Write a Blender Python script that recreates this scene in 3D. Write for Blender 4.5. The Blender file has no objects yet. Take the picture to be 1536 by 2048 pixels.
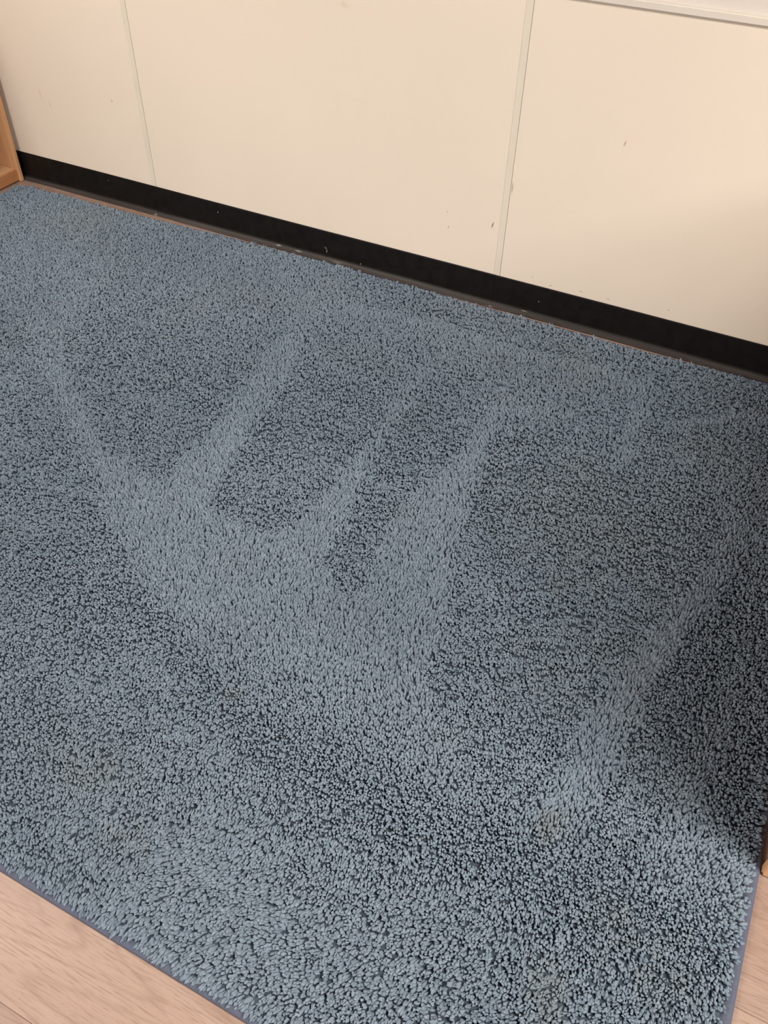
import bpy, bmesh, math, random
import numpy as np
from mathutils import Matrix, Vector

S = bpy.context.scene
COL = S.collection
random.seed(4)
RNG = np.random.default_rng(11)

# ------------------------------------------------------------------ camera
F_PX, YAW, PITCH, ROLL = 1688.59, -0.452974, 0.774993, 0.0270295
CAM = Vector((0.71476, -2.21373, 1.35629))
cy, sy, cp, sp = math.cos(YAW), math.sin(YAW), math.cos(PITCH), math.sin(PITCH)
fw = Vector((sy * cp, cy * cp, -sp))
r0 = Vector((cy, -sy, 0))
u0 = r0.cross(fw)
c, s = math.cos(ROLL), math.sin(ROLL)
rt, up = c * r0 + s * u0, -s * r0 + c * u0
cam = bpy.data.cameras.new('camera')
cam.sensor_fit = 'HORIZONTAL'
cam.sensor_width = 36.0
cam.lens = F_PX / 1536 * 36.0
cam.clip_start = 0.05
co = bpy.data.objects.new('camera', cam)
COL.objects.link(co)
m = Matrix.Identity(4)
for i in range(3):
    m[i][0], m[i][1], m[i][2], m[i][3] = rt[i], up[i], -fw[i], CAM[i]
co.matrix_world = m
S.camera = co

# ------------------------------------------------------------------ world, lights, exposure
W = bpy.data.worlds.new('room_ambience')
S.world = W
W.use_nodes = True
bg = W.node_tree.nodes['Background']
bg.inputs[0].default_value = (0.86, 0.93, 1.0, 1)
bg.inputs[1].default_value = 0.035

def area(name, loc, sx, sy_, power, col=(1, 0.93, 0.84)):
    l = bpy.data.lights.new(name, 'AREA')
    l.shape = 'RECTANGLE'
    l.size, l.size_y, l.energy, l.color = sx, sy_, power, col
    o = bpy.data.objects.new(name, l)
    o.location = loc                       # ceiling troffers, all looking straight down
    COL.objects.link(o)
area('ceiling_lamp', (2.05, -1.72, 2.62), 1.2, 0.6, 33)       # beyond the right bookcase
area('ceiling_lamp', (3.40, -1.68, 2.62), 1.2, 0.6, 26)
area('ceiling_lamp', (-1.95, -1.60, 2.62), 1.2, 0.6, 25)      # over the left end of the rug
area('ceiling_lamp', (4.4, -3.8, 2.62), 1.2, 0.6, 64)         # further back in the room
area('ceiling_lamp', (-2.1, -6.6, 2.62), 2.4, 0.6, 200)

S.view_settings.view_transform = 'Standard'
S.view_settings.look = 'None'
S.view_settings.gamma = 1.0
S.view_settings.use_curve_mapping = False
S.view_settings.exposure = 1.42

# ------------------------------------------------------------------ helpers
def link(name, me, mat=None, parent=None, loc=None):
    o = bpy.data.objects.new(name, me)
    COL.objects.link(o)
    if mat is not None and me is not None and not me.materials:
        me.materials.append(mat)
    if parent is not None:
        o.parent = parent
    if loc is not None:
        o.location = loc
    return o

def tag(o, label=None, cat=None, kind=None, group=None):
    if label: o['label'] = label
    if cat: o['category'] = cat
    if kind: o['kind'] = kind
    if group: o['group'] = group
    return o

def empty(name, loc=(0, 0, 0)):
    o = bpy.data.objects.new(name, None)
    o.location = loc
    o.empty_display_size = 0.1
    COL.objects.link(o)
    return o

def box_mesh(name, lo, hi, bevel=0.0, seg=2, smooth=False):
    bm = bmesh.new()
    bmesh.ops.create_cube(bm, size=1)
    lo, hi = Vector(lo), Vector(hi)
    for v in bm.verts:
        v.co = Vector(((v.co[i] + 0.5) * (hi[i] - lo[i]) + lo[i] for i in range(3)))
    if bevel:
        bmesh.ops.bevel(bm, geom=bm.edges[:], offset=bevel, segments=seg, affect='EDGES', clamp_overlap=True)
    if smooth:
        for f in bm.faces: f.smooth = True
    me = bpy.data.meshes.new(name)
    bm.to_mesh(me); bm.free()
    return me

def box(name, lo, hi, mat, parent=None, bevel=0.0, seg=2):
    return link(name, box_mesh(name, lo, hi, bevel, seg), mat, parent)

class NT:
    """small wrapper for building node materials"""
    def __init__(self, name):
        self.m = bpy.data.materials.new(name)
        self.m.use_nodes = True
        self.t = self.m.node_tree
        self.b = self.t.nodes['Principled BSDF']
    def n(self, typ, **kw):
        nd = self.t.nodes.new(typ)
        for k, v in kw.items():
            if k.startswith('i_'):
                key = k[2:]
                nd.inputs[int(key) if key.isdigit() else key].default_value = v
            else:
                setattr(nd, k, v)
        return nd
    def l(self, a, b): self.t.links.new(a, b)
    def math(self, op, a, b=None, clamp=False):
        nd = self.n('ShaderNodeMath', operation=op); nd.use_clamp = clamp
        for i, v in enumerate((a, b)):
            if v is None: continue
            if isinstance(v, (int, float)): nd.inputs[i].default_value = v
            else: self.l(v, nd.inputs[i])
        return nd.outputs[0]
    def mix(self, fac, a, b):
        nd = self.n('ShaderNodeMix', data_type='RGBA')
        for i, v in ((0, fac), (6, a), (7, b)):
            if isinstance(v, (int, float)): nd.inputs[i].default_value = v
            elif isinstance(v, (tuple, list)): nd.inputs[i].default_value = (*v[:3], 1)
            else: self.l(v, nd.inputs[i])
        return nd.outputs[2]
    def noise(self, vec, scale, detail=3, rough=0.5, dist=0.0):
        nd = self.n('ShaderNodeTexNoise', i_Scale=scale, i_Detail=detail, i_Roughness=rough, i_Distortion=dist)
        if vec is not None: self.l(vec, nd.inputs['Vector'])
        return nd.outputs[0]
    def ramp(self, fac, lo, hi):
        nd = self.n('ShaderNodeMapRange', clamp=True)
        nd.inputs[1].default_value, nd.inputs[2].default_value = lo, hi
        self.l(fac, nd.inputs[0])
        return nd.outputs[0]
    def coord(self, kind='Object', scale=(1, 1, 1), rot=(0, 0, 0), loc=(0, 0, 0)):
        tc = self.n('ShaderNodeTexCoord')
        mp = self.n('ShaderNodeMapping')
        mp.inputs['Scale'].default_value = scale
        mp.inputs['Rotation'].default_value = rot
        mp.inputs['Location'].default_value = loc
        self.l(tc.outputs[kind], mp.inputs[0])
        return mp.outputs[0]
    def world(self, scale=(1, 1, 1)):
        g = self.n('ShaderNodeNewGeometry')
        mp = self.n('ShaderNodeMapping')
        mp.inputs['Scale'].default_value = scale
        self.l(g.outputs['Position'], mp.inputs[0])
        return mp.outputs[0]
    def marks(self, pts, wob=0.25):
        """soft scuff masks at wall points: (x, z, half width, half height, tilt, strength)"""
        g = self.n('ShaderNodeNewGeometry').outputs['Position']
        nz = self.noise(g, 260, 3, 0.7)
        tot = None
        for (x, z, a, b, t, st) in pts:
            mp = self.n('ShaderNodeMapping', vector_type='TEXTURE')
            mp.inputs['Location'].default_value = (x, 0, z)
            mp.inputs['Rotation'].default_value = (0, t, 0)
            mp.inputs['Scale'].default_value = (a, 1000, b)
            self.l(g, mp.inputs[0])
            ln = self.n('ShaderNodeVectorMath', operation='LENGTH')
            self.l(mp.outputs[0], ln.inputs[0])
            d = self.math('ADD', ln.outputs['Value'], self.math('MULTIPLY', nz, 0.9))
            k = self.math('MULTIPLY', self.math('SUBTRACT', 1.25, d, True), st * 2.2, True)
            tot = k if tot is None else self.math('MAXIMUM', tot, k)
        return tot
    def bump(self, h, strength, dist):
        nd = self.n('ShaderNodeBump', i_Strength=strength, i_Distance=dist)
        self.l(h, nd.inputs['Height'])
        self.l(nd.outputs[0], self.b.inputs['Normal'])
    def set(self, **kw):
        for k, v in kw.items():
            key = k.replace('_', ' ')
            if isinstance(v, (int, float)): self.b.inputs[key].default_value = v
            elif isinstance(v, tuple): self.b.inputs[key].default_value = (*v, 1)
            else: self.l(v, self.b.inputs[key])
        return self.m

# ------------------------------------------------------------------ materials
def mat_wall_panel():
    t = NT('cream_wall_panel')
    w = t.world()
    n1 = t.noise(w, 1.6, 3, 0.5)
    base = t.mix(t.ramp(n1, 0.35, 0.65), (0.80, 0.700, 0.600), (0.770, 0.675, 0.575))
    base = t.mix(t.math('MULTIPLY', t.ramp(t.noise(w, 9, 4, 0.6), 0.6, 0.85), 0.12), base, (0.62, 0.52, 0.40))
    grey = t.marks([(-0.04, 0.251, 0.0035, 0.014, 0.25, 0.9), (-0.176, 0.212, 0.003, 0.007, 0.2, 0.5),
                    (-0.183, 0.259, 0.0025, 0.007, 0.1, 0.4), (0.158, 0.112, 0.006, 0.004, 0, 0.35),
                    (0.10, 0.125, 0.004, 0.003, 0, 0.4), (0.25, 0.118, 0.012, 0.003, 0.2, 0.3),
                    (0.33, 0.116, 0.010, 0.003, 0.1, 0.3), (-1.40, 0.36, 0.006, 0.008, 0, 0.3),
                    (0.50, 0.13, 0.004, 0.004, 0, 0.35), (0.005, 0.37, 0.004, 0.028, 0.0, 0.4)])
    base = t.mix(grey, base, (0.23, 0.17, 0.13))
    pink = t.marks([(0.284, 0.543, 0.004, 0.012, 0.25, 0.6), (-1.72, 0.33, 0.006, 0.03, -0.2, 0.22),
                    (-1.685, 0.30, 0.005, 0.02, -0.2, 0.22), (-0.52, 0.75, 0.02, 0.012, 0.2, 0.12)])
    base = t.mix(pink, base, (0.50, 0.25, 0.17))
    t.bump(t.noise(w, 420, 2, 0.5), 0.06, 0.002)
    return t.set(Base_Color=base, Roughness=0.5, Specular_IOR_Level=0.3)

def mat_plain(name, col, rough=0.5, spec=0.4, vary=0.06, scale=8):
    t = NT(name)
    n1 = t.noise(t.world(), scale, 3, 0.55)
    base = t.mix(t.ramp(n1, 0.3, 0.7), col, tuple(x * (1 - vary) for x in col))
    return t.set(Base_Color=base, Roughness=rough, Specular_IOR_Level=spec)

def mat_base():
    t = NT('black_vinyl_cove')
    w = t.world()
    n1 = t.noise(w, 30, 4, 0.6)
    base = t.mix(t.ramp(n1, 0.35, 0.75), (0.0055, 0.0045, 0.0045), (0.010, 0.0085, 0.008))
    chips = t.marks([(-1.018, 0.068, 0.0035, 0.0035, 0, 0.8), (-0.594, 0.033, 0.0025, 0.009, 0.2, 0.55),
                     (-0.598, 0.043, 0.008, 0.005, 0.6, 0.22), (-0.469, 0.020, 0.003, 0.003, 0, 0.7),
                     (-1.486, 0.079, 0.004, 0.003, 0, 0.3), (0.132, 0.054, 0.003, 0.003, 0, 0.45),
                     (0.093, 0.012, 0.014, 0.0022, 0, 0.35), (-0.777, 0.010, 0.016, 0.003, 0, 0.8),
                     (-0.70, 0.009, 0.022, 0.0025, 0, 0.7), (-0.55, 0.008, 0.03, 0.0025, 0, 0.35),
                     (-1.283, 0.003, 0.010, 0.006, 0, 0.9), (-0.012, 0.004, 0.012, 0.003, 0, 0.6)])
    base = t.mix(chips, base, (0.42, 0.38, 0.33))
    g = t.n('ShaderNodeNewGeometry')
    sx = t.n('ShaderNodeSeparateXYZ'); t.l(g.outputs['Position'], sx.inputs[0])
    toe = t.ramp(t.math('MULTIPLY', sx.outputs[1], -1.0), 0.0045, 0.0095)     # toe of the cove mixed towards grey
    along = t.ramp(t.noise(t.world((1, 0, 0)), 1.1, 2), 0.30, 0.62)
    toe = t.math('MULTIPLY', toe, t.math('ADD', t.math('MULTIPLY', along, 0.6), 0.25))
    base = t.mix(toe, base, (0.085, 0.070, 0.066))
    rgh = t.math('ADD', t.math('MULTIPLY', n1, 0.12), 0.40)
    t.bump(t.noise(t.world((1, 1, 1)), 55, 2, 0.5), 0.08, 0.004)
    return t.set(Base_Color=base, Roughness=rgh, Specular_IOR_Level=0.2)

def mat_floor():
    t = NT('oak_vinyl_plank')
    oi = t.n('ShaderNodeObjectInfo')
    tc = t.n('ShaderNodeTexCoord')
    off = t.n('ShaderNodeVectorMath', operation='SCALE')
    cmb = t.n('ShaderNodeCombineXYZ')
    t.l(oi.outputs['Random'], cmb.inputs[0]); t.l(oi.outputs['Random'], cmb.inputs[1])
    t.l(cmb.outputs[0], off.inputs[0]); off.inputs['Scale'].default_value = 37.0
    add = t.n('ShaderNodeVectorMath', operation='ADD')
    t.l(tc.outputs['Object'], add.inputs[0]); t.l(off.outputs[0], add.inputs[1])
    def mp(sc):
        k = t.n('ShaderNodeMapping'); k.inputs['Scale'].default_value = sc
        t.l(add.outputs[0], k.inputs[0]); return k.outputs[0]
    warp = t.noise(mp((2.2, 7, 1)), 1.0, 3, 0.5)
    broad = t.noise(mp((1.6, 12, 1)), 1.0, 4, 0.55, 1.2)
    # cathedral grain: rings of a stretched, distorted field
    field = t.math('ADD', t.noise(mp((0.9, 6.0, 1)), 1.0, 2, 0.4, 0.6), t.math('MULTIPLY', warp, 0.15))
    rings = t.math('PINGPONG', t.math('MULTIPLY', field, 30.0), 1.0)
    line = t.ramp(rings, 0.0, 0.30)
    fine = t.noise(mp((22, 380, 1)), 1.0, 4, 0.65)
    col = t.mix(t.ramp(broad, 0.25, 0.75), (0.31, 0.203, 0.160), (0.385, 0.272, 0.220))
    col = t.mix(t.math('MULTIPLY', t.math('SUBTRACT', 1.0, line, True), 0.32), col, (0.205, 0.128, 0.095))
    col = t.mix(t.math('MULTIPLY', t.ramp(fine, 0.50, 0.64), 0.62), col, (0.205, 0.128, 0.095))
    col = t.mix(t.math('MULTIPLY', t.ramp(t.noise(mp((3, 16, 1)), 1.0, 2), 0.58, 0.8), 0.45), col, (0.43, 0.325, 0.275))
    col = t.mix(t.math('MULTIPLY', t.ramp(t.noise(mp((9, 14, 1)), 1.0, 2), 0.70, 0.82), 0.55), col, (0.19, 0.118, 0.085))
    vr = t.n('ShaderNodeHueSaturation')
    t.l(col, vr.inputs['Color'])
    sep = t.n('ShaderNodeSeparateColor')
    t.l(oi.outputs['Color'], sep.inputs[0])
    t.l(sep.outputs[0], vr.inputs['Value'])
    t.bump(fine, 0.12, 0.001)
    return t.set(Base_Color=vr.outputs[0], Roughness=0.42, Specular_IOR_Level=0.35)

def mat_wood(name, a, b, axis):
    t = NT(name)
    sc = [30, 30, 30]; sc[axis] = 1.6
    w = t.coord('Object', tuple(sc))
    g = t.noise(w, 1.0, 4, 0.6, 0.8)
    sc2 = [160, 160, 160]; sc2[axis] = 5
    f = t.noise(t.coord('Object', tuple(sc2)), 1.0, 3, 0.6)
    col = t.mix(t.ramp(g, 0.3, 0.7), a, b)
    col = t.mix(t.math('MULTIPLY', t.ramp(f, 0.5, 0.75), 0.25), col, tuple(x * 0.6 for x in b))
    t.bump(f, 0.08, 0.001)
    return t.set(Base_Color=col, Roughness=0.38, Specular_IOR_Level=0.4)

def mat_pile():
    t = NT('blue_grey_yarn')
    at = t.n('ShaderNodeAttribute', attribute_name='tint')
    st = t.n('ShaderNodeAttribute', attribute_name='soil')
    col = t.mix(at.outputs['Fac'], (0.149, 0.195, 0.248), (0.255, 0.307, 0.370))
    col = t.mix(st.outputs['Fac'], col, (0.20, 0.185, 0.14))
    df = t.n('ShaderNodeBsdfDiffuse', i_Roughness=0.6)
    t.l(col, df.inputs['Color'])
    t.l(df.outputs[0], t.t.nodes['Material Output'].inputs['Surface'])
    t.t.nodes.remove(t.b)
    return t.m

def mat_binding():
    t = NT('navy_binding_tape')
    w = t.world()
    wv = t.noise(w, 900, 2, 0.6)
    col = t.mix(wv, (0.075, 0.084, 0.125), (0.105, 0.115, 0.16))
    t.bump(wv, 0.4, 0.001)
    return t.set(Base_Color=col, Roughness=0.8, Specular_IOR_Level=0.2)

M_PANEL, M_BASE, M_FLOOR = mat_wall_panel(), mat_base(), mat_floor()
M_STRIP = mat_plain('grey_cream_joint', (0.745, 0.675, 0.578), 0.45, 0.4)
M_WHITE = mat_plain('white_wall_paint', (0.70, 0.635, 0.585), 0.55, 0.3, 0.03)
M_RAIL = mat_plain('white_trim_paint', (0.70, 0.64, 0.575), 0.35, 0.45, 0.05)
M_GROUT = mat_plain('dark_underlay', (0.10, 0.075, 0.055), 0.9, 0.1)
M_PILE, M_BIND = mat_pile(), mat_binding()
M_BACK = mat_plain('rug_backing', (0.07, 0.09, 0.115), 1.0, 0.0)

# ------------------------------------------------------------------ floor and its planks
floor = box('floor', (-2.25, -3.6, -0.05), (2.7, 0.06, -0.004), M_GROUT)
tag(floor, kind='structure')
PW, PL = 0.24, 1.52
plank_full = None
row0 = -1.64 - 8 * PW
k = 0
rowi = 0
y = row0
while y < 0.0:
    y1 = min(y + PW, 0.0)
    x = -2.25 - random.choice([0.1, 0.4, 0.75, 1.05, 1.3])
    if -2.37 < y < -1.39: x = -3.91 if rowi % 2 == 0 else -3.30   # end joints of these rows fall under the rug or out of reach
    while x < 2.7:
        xa, xb = max(x, -2.25), min(x + PL, 2.7)
        if xb - xa > 0.01:
            full = (xb - xa > PL - 1e-4 and y1 - y > PW - 1e-4)
            if full and plank_full is not None:
                me = plank_full
            else:
                me = box_mesh('plank', (0.0002, 0.0002, -0.004), (xb - xa - 0.0002, y1 - y - 0.0002, 0.0), 0.0004, 1)
                me.materials.append(M_FLOOR)
                if full: plank_full = me
            o = link('plank', me, None, floor, (xa, y, 0))
            tone = random.uniform(0.92, 1.06)                       # boards of slightly different tone, as printed
            if abs(y + 1.64) < 0.01: tone = 0.80  # darker board, with the shade right of the rug put into its tone
            elif abs(y1 + 1.64) < 0.01: tone = 0.88  # same shade put into the tone of this row
            elif abs(y + 2.12) < 0.01: tone = 1.05
            elif abs(y1 + 2.12) < 0.01: tone = 0.93
            o.color = (tone, tone, tone, 1)
        x += PL
    y += PW
    rowi += 1

# ------------------------------------------------------------------ back wall: slab, panels, joint strips
wall = box('wall_back', (-2.35, 0.003, 0.0), (2.7, 0.10, 2.7), M_WHITE)
tag(wall, kind='structure')
seams = [-2.544, -1.272, 0.0, 1.272, 2.544]
for a, b in zip(seams, seams[1:]):
    box('wall_panel', (max(a, -2.25) + 0.0009, 0.0, 0.03), (b - 0.0188, 0.004, 0.8405), M_PANEL, wall, 0.0005, 1)
for b, w in ((-1.272, 0.0195), (0.0, 0.0185), (1.272, 0.0185), (2.544, 0.0185)):
    box('joint_strip', (b - w, -0.0003, 0.03), (b - 0.0002, 0.004, 0.8405), M_STRIP, wall, 0.0003, 1)
trim = box('trim_1', (-2.25, -0.007, 0.8405), (2.7, 0.004, 0.8585), M_RAIL, None, 0.0025, 3)
tag(trim, kind='structure')
wl = box('wall_left', (-2.35, -3.6, 0.0), (-2.25, 0.003, 2.7), M_WHITE)
tag(wl, kind='structure')

# ------------------------------------------------------------------ black cove baseboard, three lengths
def cove_mesh(x0, x1, seed):
    prof = [(-0.0002, 0.1010), (-0.0012, 0.1018), (-0.0026, 0.1014), (-0.0032, 0.0995), (-0.0033, 0.0965), (-0.0033, 0.0215), (-0.0034, 0.0195),
            (-0.0038, 0.0165), (-0.0050, 0.0130), (-0.0072, 0.0098), (-0.0105, 0.0072), (-0.0145, 0.0054), (-0.0178, 0.0042), (-0.0188, 0.0030), (-0.0188, 0.0014), (-0.0180, 0.0004), (0.0003, 0.0004)]
    n = max(2, int((x1 - x0) / 0.03))
    rr = random.Random(seed)
    ph = [rr.uniform(0, 6.28) for _ in range(4)]
    vs, fs = [], []
    for i in range(n + 1):
        x = x0 + (x1 - x0) * i / n
        wv = 0.0008 * math.sin(x * 9 + ph[0]) + 0.0005 * math.sin(x * 23 + ph[1])
        lift = 0.0007 + 0.0007 * math.sin(x * 5 + ph[2])
        tw = 0.0005 * math.sin(x * 4 + ph[3])
        for j, (yy, zz) in enumerate(prof):
            f = max(0.0, 1 - zz / 0.03) if yy < 0 else 0.0
            vs.append((x, yy + wv * f - 0.0003, zz + lift * f + (tw if zz > 0.09 else 0)))
    P = len(prof)
    for i in range(n):
        for j in range(P - 1):
            a = i * P + j
            fs.append((a, a + 1, a + P + 1, a + P))
    # close back, underside and ends
    for i in range(n):
        a, b = i * P, i * P + P - 1
        fs.append((a, a + P, b + P, b))
    fs.append(tuple(range(P - 1, -1, -1)))
    fs.append(tuple(n * P + j for j in range(P)))
    me = bpy.data.meshes.new('cove_strip')
    me.from_pydata(vs, [], fs)
    bm = bmesh.new(); bm.from_mesh(me)
    bmesh.ops.recalc_face_normals(bm, faces=bm.faces[:])
    for f in bm.faces: f.smooth = len(f.verts) == 4
    for e in bm.edges: e.smooth = all(len(f.verts) == 4 for f in e.link_faces)
    bm.to_mesh(me); bm.free()
    return me
bb = empty('baseboard_back', (0, 0, 0))
tag(bb, kind='structure')
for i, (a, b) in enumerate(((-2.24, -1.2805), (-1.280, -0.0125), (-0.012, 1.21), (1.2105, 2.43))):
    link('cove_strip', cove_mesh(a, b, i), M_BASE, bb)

# ------------------------------------------------------------------ bookcases
W_V = mat_wood('maple_upright', (0.70, 0.40, 0.215), (0.60, 0.325, 0.165), 2)
W_H = mat_wood('maple_board', (0.72, 0.45, 0.27), (0.60, 0.35, 0.19), 1)
W_EDGE = mat_wood('maple_edge', (0.55, 0.26, 0.115), (0.47, 0.21, 0.09), 1)

def bookcase(name, origin, length, depth, height, facing, label, shelves):
    """open bookcase; local x = depth away from the open front, y = length"""
    t = empty(name, origin)
    sx = -1 if facing > 0 else 1          # open side looks to +x when facing > 0
    def bx(n, x0, x1, y0, y1, z0, z1, mat, bev=0.002, par=t):
        lo = (min(sx * x0, sx * x1), y0, z0); hi = (max(sx * x0, sx * x1), y1, z1)
        return box(n, lo, hi, mat, par, bev, 3)
    th = 0.018
    bx('side_panel', 0, depth, 0, th, 0, height, W_V, 0.0035)
    bx('side_panel', 0, depth, length - th, length, 0, height, W_V, 0.0035)
    bx('back_panel', depth - 0.008, depth, th, length - th, 0.02, height - 0.004, W_V, 0.0)
    b = bx('bottom_shelf', 0.016, depth - 0.008, th, length - th, 0.029, 0.047, W_H)
    bx('plinth', 0.009, 0.026, th, length - th, 0.005, 0.0455, W_EDGE, 0.002)
    for z in shelves:
        bx('shelf', 0.010, depth - 0.008, th, length - th, z, z + th, W_H)
    bx('top_panel', 0, depth, th, length - th, height - th - 0.002, height - 0.002, W_H)
    tag(t, label, 'bookcase', group='low maple bookcases')
    return t
bookcase('bookcase', (-1.892, -0.037 - 0.92 + 0.018 - 0.0, 0), 0.92, 0.33, 0.72, 1,
         'light maple bookcase end standing against the cream wall beyond the rug corner', [0.37])
bookcase('bookcase', (1.0215, -1.426, 0), 1.38, 0.32, 0.72, -1,
         'orange brown wooden bookcase standing beside the right edge of the blue rug', [0.37])

# ------------------------------------------------------------------ rug
BX = np.array([-1.95, -1.80, -1.37, -1.16, -0.96, -0.557, -0.22, 0.0, 0.25, 0.46, 0.63, 0.81, 1.1])
BY = np.array([-0.074, -0.072, -0.066, -0.058, -0.047, -0.036, -0.039, -0.044, -0.045, -0.048, -0.042, -0.037, -0.036])
XL, XR, YF = -1.868, 1.0195, -1.9815
BW = 0.015                                     # visible width of the binding tape
def back_y(x): return np.interp(x, BX, BY) + 0.010

def rug_outline(inset, z, n=240):
    pts = []
    xl, xr, yf = XL + inset, XR - inset, YF + inset
    R = max(0.004, 0.055 - inset)
    r2 = max(0.003, 0.02 - inset)
    yb = lambda x: float(back_y(x)) - inset
    # front edge, left to right, right edge, back edge right to left with a round corner, left edge
    def arc(cx, cy_, rad, a0, a1, k=8):
        for i in range(k + 1):
            a = a0 + (a1 - a0) * i / k
            pts.append((cx + rad * math.cos(a), cy_ + rad * math.sin(a), z))
    arc(xl + r2, yf + r2, r2, math.pi, 1.5 * math.pi)
    for i in range(1, 60): pts.append((xl + r2 + (xr - xl - 2 * r2) * i / 60, yf, z))
    arc(xr - r2, yf + r2, r2, 1.5 * math.pi, 2 * math.pi)
    for i in range(1, 40): pts.append((xr, yf + r2 + (yb(xr) - yf - 2 * r2) * i / 40, z))
    arc(xr - r2, yb(xr) - r2, r2, 0, 0.5 * math.pi)
    for i in range(1, 90):
        x = xr - r2 + (xl + R - xr + r2) * i / 90
        pts.append((x, yb(x), z))
    arc(xl + R, yb(xl + R) - R, R, 0.5 * math.pi, math.pi)
    for i in range(1, 40): pts.append((xl, yb(xl + R) - R + (yf + r2 - yb(xl + R) + R) * i / 40, z))
    return pts

rug_bm = bmesh.new()
rings_ = [[rug_bm.verts.new(p) for p in rug_outline(i_, z_)] for i_, z_ in ((0.006, 0.0004), (0.006, 0.0055), (0.018, 0.0060), (0.024, 0.0080))]
N = len(rings_[0])
rug_bm.faces.new(rings_[-1])
rug_bm.faces.new(rings_[0][::-1])
for ra, rb in zip(rings_, rings_[1:]):
    for i in range(N):
        rug_bm.faces.new((ra[i], ra[(i + 1) % N], rb[(i + 1) % N], rb[i]))
bmesh.ops.recalc_face_normals(rug_bm, faces=rug_bm.faces[:])
rme = bpy.data.meshes.new('rug'); rug_bm.to_mesh(rme); rug_bm.free()
rug = link('rug', rme, M_BACK)
tag(rug, 'large worn blue grey shag rug with navy binding covering the wood floor', 'rug')

# binding tape: half-round roll swept round the outline
prof = [(0.0, 0.0), (-0.0006, 0.003), (0.0, 0.0062), (0.003, 0.0085), (0.007, 0.0090), (0.012, 0.0085), (0.016, 0.0070), (0.018, 0.0052)]
loops = [rug_outline(i_, z_) for i_, z_ in prof]
vs, fs = [], []
for lp in loops: vs += lp
N = len(loops[0])
for j in range(len(prof) - 1):
    for i in range(N):
        a, b = j * N + i, j * N + (i + 1) % N
        fs.append((a, b, b + N, a + N))
bme = bpy.data.meshes.new('binding'); bme.from_pydata(vs, [], fs)
for p in bme.polygons: p.use_smooth = True
tag(link('binding', bme, M_BIND, rug), 'navy cloth binding tape along the rug edge')

# ---- pile: how the vacuum left the nap lying, drawn once as outlines on the rug (metres)
CELL = 0.006
GX0, GY0 = -2.0, -2.1
NX, NY = int(3.2 / CELL), int(2.2 / CELL)
gx, gy = np.meshgrid(GX0 + (np.arange(NX) + 0.5) * CELL, GY0 + (np.arange(NY) + 0.5) * CELL)
def inside(poly):
    r = np.zeros(gx.shape, bool)
    n = len(poly)
    for i in range(n):
        x1, y1 = poly[i]; x2, y2 = poly[(i + 1) % n]
        if y1 == y2: continue
        cnd = ((y1 > gy) != (y2 > gy)) & (gx < (x2 - x1) * (gy - y1) / (y2 - y1) + x1)
        r ^= cnd
    return r
def blur(a, r):
    for ax in (0, 1):
        for _ in range(2):
            k = np.ones(2 * r + 1) / (2 * r + 1)
            p = np.pad(a, [(r, r) if i == ax else (0, 0) for i in (0, 1)], mode='edge')
            cs = np.cumsum(np.insert(p, 0, 0, axis=ax), axis=ax)
            sl = lambda s0, s1: tuple(slice(s0, s1) if i == ax else slice(None) for i in (0, 1))
            L = a.shape[ax]
            a = (cs[sl(2 * r + 1, 2 * r + 1 + L)] - cs[sl(0, L)]) / (2 * r + 1)
    return a
def stroke(pts, wid):
    d = np.full(gx.shape, 9.0)
    for (x1, y1), (x2, y2) in zip(pts, pts[1:]):
        dx, dy = x2 - x1, y2 - y1
        t = np.clip(((gx - x1) * dx + (gy - y1) * dy) / (dx * dx + dy * dy), 0, 1)
        d = np.minimum(d, np.hypot(gx - x1 - t * dx, gy - y1 - t * dy))
    return np.exp(-(d / wid) ** 2)
V_EDGE = [(-0.957, -0.921), (-0.697, -1.086), (-0.416, -1.296), (-0.197, -1.425), (-0.044, -1.514), (0.074, -1.566), (0.211, -1.642), (0.319, -1.735), (0.39, -1.805)]
T1 = [(-0.795, -0.975), (-0.586, -1.114), (-0.386, -1.149), (-0.384, -1.005), (-0.418, -0.77), (-0.47, -0.53), (-0.55, -0.28), (-1.15, -0.30), (-1.0, -0.80)]
T2 = [(-0.48, -0.25), (-0.409, -0.467), (-0.332, -0.747), (-0.293, -0.945), (-0.258, -1.1), (-0.225, -1.165), (-0.12, -1.175), (-0.045, -1.125), (-0.032, -1.017), (-0.03, -0.877), (-0.036, -0.694), (-0.077, -0.584), (-0.06, -0.25)]
T3 = [(0.02, -0.25), (-0.015, -0.694), (0.024, -0.889), (0.06, -1.077), (0.065, -1.184), (0.153, -1.254), (0.187, -1.221), (0.161, -1.125), (0.144, -0.996), (0.157, -0.837), (0.19, -0.673), (0.199, -0.434), (0.20, -0.25)]
T4 = [(0.22, -0.422), (0.238, -0.626), (0.259, -0.782), (0.29, -0.918), (0.325, -1.054), (0.368, -1.17), (0.381, -1.262), (0.385, -1.34), (0.475, -1.426), (0.56, -1.491), (0.642, -1.489), (0.672, -1.422), (0.678, -1.33), (0.694, -1.196), (0.745, -1.056), (0.79, -0.901), (0.833, -0.699), (0.70, -0.4), (0.5, -0.3)]
FD = [(0.854, -0.661), (0.828, -0.835), (0.804, -0.968), (0.783, -1.09), (0.772, -1.199), (0.769, -1.294), (0.768, -1.403), (0.771, -1.5), (0.817, -1.531), (0.843, -1.443), (0.858, -1.345), (0.875, -1.204), (0.885, -1.076), (0.915, -0.924)]
LEFT = V_EDGE + [(0.30, -2.1), (-2.0, -2.1), (-2.0, -0.55), (-1.15, -0.80)]
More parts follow.
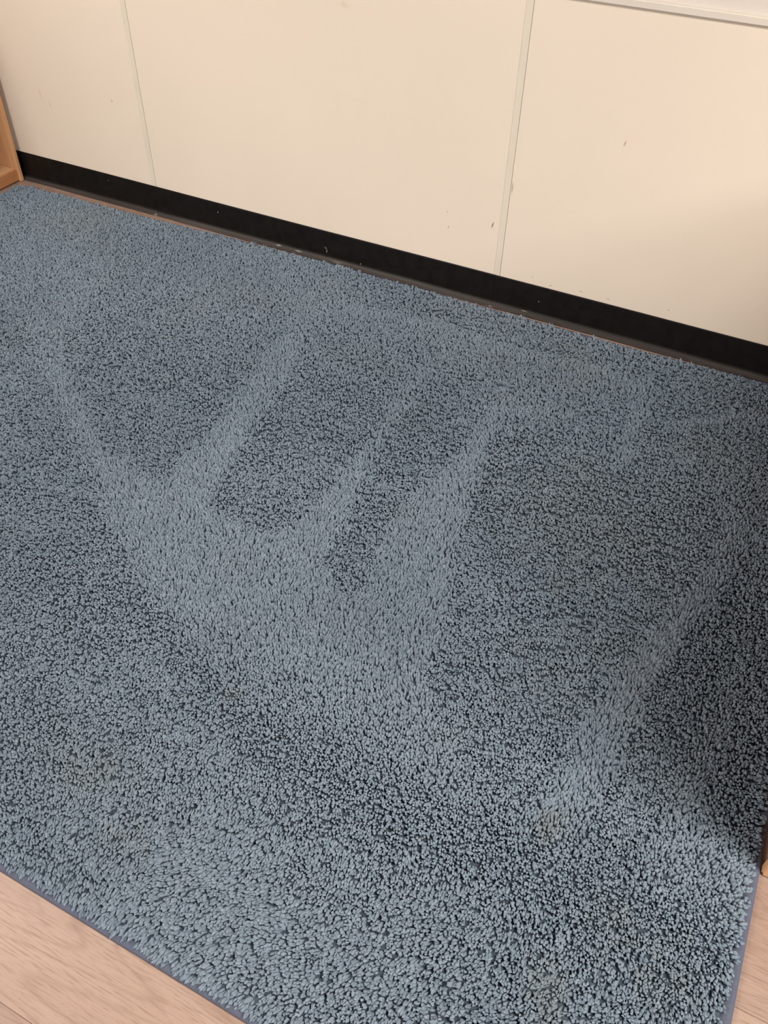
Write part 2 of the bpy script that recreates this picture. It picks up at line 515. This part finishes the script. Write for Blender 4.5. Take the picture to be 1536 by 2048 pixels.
LIGHT = V_EDGE + [(0.62, -1.80), (1.05, -1.75), (1.05, -0.66), (0.83, -0.66), (0.3, -0.40), (0.20, -0.43), (-0.03, -0.62), (-0.42, -0.45), (-0.80, -0.95)]
nap = np.full(gx.shape, 0.45)                                   # 1 = towards the room, 0 = towards the wall
nap = np.where(inside(LEFT), 0.84, nap)
nap = np.where(inside(LIGHT), 0.0, nap)
nap = blur(nap, 3)
for pl, v in ((T1, 0.78), (T2, 0.95), (T3, 0.95), (T4, 0.95), (FD, 1.0)):
    mk = blur(inside(pl).astype(float), 2) * np.clip((-0.28 - gy) / 0.42, 0.0, 1)
    nap = nap * (1 - mk) + v * mk
strip = blur(((gy > -0.205) & (gx > -0.45) & (gx < 0.95)).astype(float), 3)
nap = nap * (1 - strip) + 0.75 * strip
right = blur(((gx > 0.895 + 0.03 * np.sin(gy * 9)) & (gy > -1.40)).astype(float), 5)  # nap leaned towards the room here to deepen the bookcase's shade
nap = nap * (1 - right) + 0.62 * right
corner = blur(((gx > 0.50) & (gy > -0.42)).astype(float), 10)  # stronger lean added to darken the shaded back right corner
nap = nap * (1 - corner) + 0.80 * corner
# strokes fade out towards the front of the rug
fade = np.clip((-1.38 - gy) / 0.30, 0, 1)
nap = nap * (1 - 0.85 * fade) + 1.0 * 0.85 * fade
for pts, wd, v in (([(-0.381, -0.267), (-0.141, -0.214), (0.12, -0.235), (0.391, -0.212), (0.492, -0.224)], 0.022, 0.0),
                   ([(0.522, -0.181), (0.532, -0.375), (0.546, -0.567)], 0.022, 0.05),
                   ([(0.85, -0.66), (0.808, -0.92), (0.768, -1.08), (0.733, -1.22), (0.722, -1.40), (0.69, -1.50)], 0.030, -0.12),
                   ([(0.62, -0.36), (0.80, -0.22), (0.95, -0.2)], 0.022, 0.1)):
    mk = stroke(pts, wd) * 0.85
    nap = nap * (1 - mk) + v * mk

def samp(a, x, y):
    fx = np.clip((x - GX0) / CELL - 0.5, 0, NX - 1.001); fy = np.clip((y - GY0) / CELL - 0.5, 0, NY - 1.001)
    ix, iy = fx.astype(int), fy.astype(int); fx, fy = fx - ix, fy - iy
    return (a[iy, ix] * (1 - fx) + a[iy, ix + 1] * fx) * (1 - fy) + (a[iy + 1, ix] * (1 - fx) + a[iy + 1, ix + 1] * fx) * fy
def vnoise(u, v, seed):
    """smooth value noise, about -1..1"""
    g = np.random.default_rng(seed).uniform(-1, 1, (256, 256))
    iu, iv = np.floor(u).astype(int), np.floor(v).astype(int)
    fu, fv = u - iu, v - iv
    fu, fv = fu * fu * (3 - 2 * fu), fv * fv * (3 - 2 * fv)
    a, b, a1, b1 = iu % 256, iv % 256, (iu + 1) % 256, (iv + 1) % 256
    return (g[a, b] * (1 - fu) + g[a1, b] * fu) * (1 - fv) + (g[a, b1] * (1 - fu) + g[a1, b1] * fu) * fv

# tufts stand in rows, a little closer in the half of the rug towards the room
tx, ty = [], []
YSPLIT = -0.90
for ya, yb, SP in ((YF, YSPLIT, 0.0082), (YSPLIT, 0.0, 0.0093)):
    rows, cols = int((yb - ya) / (SP * 0.866)) + 1, int((XR - XL) / SP) + 2
    jj, ii = np.meshgrid(np.arange(rows), np.arange(cols), indexing='ij')
    tx.append((XL + ii * SP + (jj % 2) * SP * 0.5).ravel() + RNG.normal(0, SP * 0.17, rows * cols))
    ty.append((ya + (jj + 0.5) * SP * 0.866).ravel() + RNG.normal(0, SP * 0.17, rows * cols))
tx, ty = np.concatenate(tx), np.concatenate(ty)
INS = BW + 0.001
ok = (tx > XL + INS) & (tx < XR - INS) & (ty > YF + INS) & (ty < back_y(tx) - INS)
cxr, cyr, rr_ = XL + 0.055, back_y(np.array([XL + 0.055]))[0] - 0.055, 0.055 - INS
ok &= ~((tx < cxr) & (ty > cyr) & (np.hypot(tx - cxr, ty - cyr) > rr_))
tx, ty = tx[ok], ty[ok]
NTF = tx.size
# direction the nap leans in: along the vacuum strokes, which fan out from where the vacuum was held
dx, dy = 0.75 - tx, -2.6 - ty
dl = np.hypot(dx, dy); dx, dy = dx / dl, dy / dl
# nearest the room the last strokes brushed the nap sideways
wf = np.clip((-1.62 - ty) / 0.22, 0, 1) * np.clip((tx + 0.05) / 0.4, 0, 0.6)
dx, dy = dx * (1 - wf) - 0.88 * wf, dy * (1 - wf) - 0.25 * wf
dl = np.hypot(dx, dy); dx, dy = dx / dl, dy / dl
ang = np.arctan2(dy, dx) + 0.30 * vnoise(tx / 0.11, ty / 0.11, 1) + 0.35 * vnoise(tx / 0.03, ty / 0.03, 2)
dx, dy = np.cos(ang), np.sin(ang)
wx, wy = 0.010 * vnoise(tx / 0.03, ty / 0.03, 5), 0.010 * vnoise(tx / 0.03, ty / 0.03, 6)
nv = samp(nap, tx + wx, ty + wy)
lean = -0.66 + 1.68 * nv
lx, ly = dx * lean, dy * lean
# edge tufts spill outwards over the binding
def spill(d): return np.clip(1 - d / 0.03, 0, 1)
lx += 0.65 * spill(XR - INS - tx) - 0.65 * spill(tx - XL - INS)
ly += 0.65 * spill(back_y(tx) - INS - ty) - 0.75 * spill(ty - YF - INS)
hgt = 0.0142 * (1 + 0.10 * vnoise(tx / 0.05, ty / 0.05, 9) + 0.16 * vnoise(tx / 0.012, ty / 0.012, 12) + RNG.normal(0, 0.05, NTF))
tint_t = 0.5 + 0.16 * vnoise(tx / 0.25, ty / 0.25, 10) + 0.14 * RNG.normal(0, 1, NTF)
soil = np.zeros(NTF)
for (sx_, sy_, sr, sk) in ((0.08, -1.55, 0.020, 0.55), (0.694, -1.511, 0.028, 0.65), (-0.339, -1.181, 0.020, 0.40), (-0.081, -1.27, 0.035, 0.28), (0.836, -1.623, 0.05, 0.30),
                           (-0.042, -1.785, 0.05, 0.25), (0.287, -0.114, 0.022, 0.55), (0.538, -0.996, 0.035, 0.40), (0.201, -0.445, 0.03, 0.30), (0.08, -1.841, 0.05, 0.30),
                           (0.729, -0.404, 0.06, 0.35), (0.139, -1.801, 0.03, 0.25), (0.925, -1.648, 0.05, 0.40), (0.777, -1.754, 0.04, 0.50), (0.50, -0.80, 0.20, 0.22), (0.35, -0.25, 0.10, 0.2),
                           (-1.45, -0.20, 0.12, 0.22), (0.60, -1.20, 0.15, 0.15)):
    q = np.hypot(tx - sx_, ty - sy_) / sr + 0.7 * vnoise(tx / 0.02, ty / 0.02, 13) + 0.1
    soil = np.maximum(soil, 0.5 * sk * np.exp(-np.maximum(q, 0) ** 2))
soil += 0.10 * np.clip(vnoise(tx / 0.16, ty / 0.16, 14), 0, 1)

KS = 3                                                          # strands per tuft
n = NTF * KS
rep = lambda a: np.repeat(a, KS)
a0 = rep(RNG.uniform(0, 2 * np.pi, NTF)) + np.tile(np.arange(KS) * 2 * np.pi / KS, NTF) + RNG.normal(0, 0.35, n)
rad = 0.0023 * RNG.uniform(0.5, 1.4, n)
bx_, by_ = rep(tx) + rad * np.cos(a0), rep(ty) + rad * np.sin(a0)
# gathering of neighbouring strands: ridges across the lean, plus loose clumps
DX, DY, NVS = rep(dx), rep(dy), rep(nv)
u, v = bx_ * DX + by_ * DY, -bx_ * DY + by_ * DX
streak = np.clip(NVS * 1.35 - 0.15, 0.0, 1)
calm = 1 - 0.40 * np.clip((-1.25 - by_) / 0.3, 0, 1)          # long slits further back, closer nap in front
gat = calm * streak * 1.0 * vnoise(u / 0.0080 + 0.8 * vnoise(bx_ / 0.03, by_ / 0.03, 21), v / 0.060, 3) + calm * (1 - 0.7 * streak) * 0.42 * vnoise(bx_ / 0.0095, by_ / 0.0095, 4)
sid = calm * (1 - 0.8 * streak) * 0.40 * vnoise(bx_ / 0.0095, by_ / 0.0095, 7)
sl = 0.06 + 0.07 * RNG.normal(0, 1, n)
slx = rep(lx) + gat * DX - sid * DY + sl * np.cos(a0) + RNG.normal(0, 0.07, n)
sly = rep(ly) + gat * DY + sid * DX + sl * np.sin(a0) + RNG.normal(0, 0.07, n)
h = rep(hgt) * (1 + RNG.normal(0, 0.10, n))
vert = h / np.sqrt(1 + 0.75 * (slx ** 2 + sly ** 2))
def along(t, tz):
    return np.stack([bx_ + t * slx * vert + RNG.normal(0, 0.0004, n), by_ + t * sly * vert + RNG.normal(0, 0.0004, n), 0.004 + tz * vert], 1)
P0, P1, P2, P3 = along(0.0, 0.0), along(0.38, 0.50), along(0.80, 0.86), along(1.06, 0.97)
SIDES = 3
def ring(C, D, r, rot):
    D = D / np.linalg.norm(D, axis=1, keepdims=True)
    A = np.cross(D, np.array([0.3, 0.9, 0.1])); A /= np.linalg.norm(A, axis=1, keepdims=True)
    B = np.cross(D, A)
    return [C + (r * np.cos(rot + k * 2 * np.pi / SIDES))[:, None] * A + (r * np.sin(rot + k * 2 * np.pi / SIDES))[:, None] * B for k in range(SIDES)]
rot = RNG.uniform(0, 6.28, n)
r_mid = np.where(by_ < YSPLIT, 0.0028, 0.0030) * RNG.uniform(0.68, 1.34, n)
R1 = ring(P1, P2 - P0, r_mid, rot)
R2 = ring(P2, P3 - P1, r_mid * 0.92, rot + RNG.normal(0, 0.3, n))
VPS = 2 * SIDES + 2
verts = np.stack([P0] + R1 + R2 + [P3], 1)
tri = []
for k in range(SIDES):
    k2 = (k + 1) % SIDES
    a_, b_, c_, d_ = 1 + k, 1 + k2, 1 + SIDES + k, 1 + SIDES + k2
    tri += [(0, b_, a_), (a_, b_, d_), (a_, d_, c_), (c_, d_, 2 * SIDES + 1)]
tri = np.array(tri)
faces = (np.arange(n)[:, None, None] * VPS + tri[None]).reshape(-1).astype(np.int32)
nf = faces.size // 3
pm = bpy.data.meshes.new('pile')
pm.vertices.add(n * VPS)
pm.vertices.foreach_set('co', verts.reshape(-1).astype(np.float32))
pm.loops.add(faces.size)
pm.loops.foreach_set('vertex_index', faces)
pm.polygons.add(nf)
pm.polygons.foreach_set('loop_start', (np.arange(nf) * 3).astype(np.int32))
pm.polygons.foreach_set('use_smooth', np.ones(nf, bool))
pm.update(calc_edges=True)
for nm, arr in (('tint', np.clip(rep(tint_t) + RNG.normal(0, 0.10, n), 0, 1)), ('soil', np.clip(rep(soil) * RNG.uniform(0.6, 1.3, n), 0, 1))):
    at = pm.attributes.new(nm, 'FLOAT', 'POINT')
    at.data.foreach_set('value', np.repeat(arr, VPS).astype(np.float32))
pile = link('pile', pm, M_PILE, rug)
tag(pile, 'blue grey shag pile combed into vacuum tracks', kind='stuff')
print('tufts', NTF, 'strands', n, 'tris', nf)
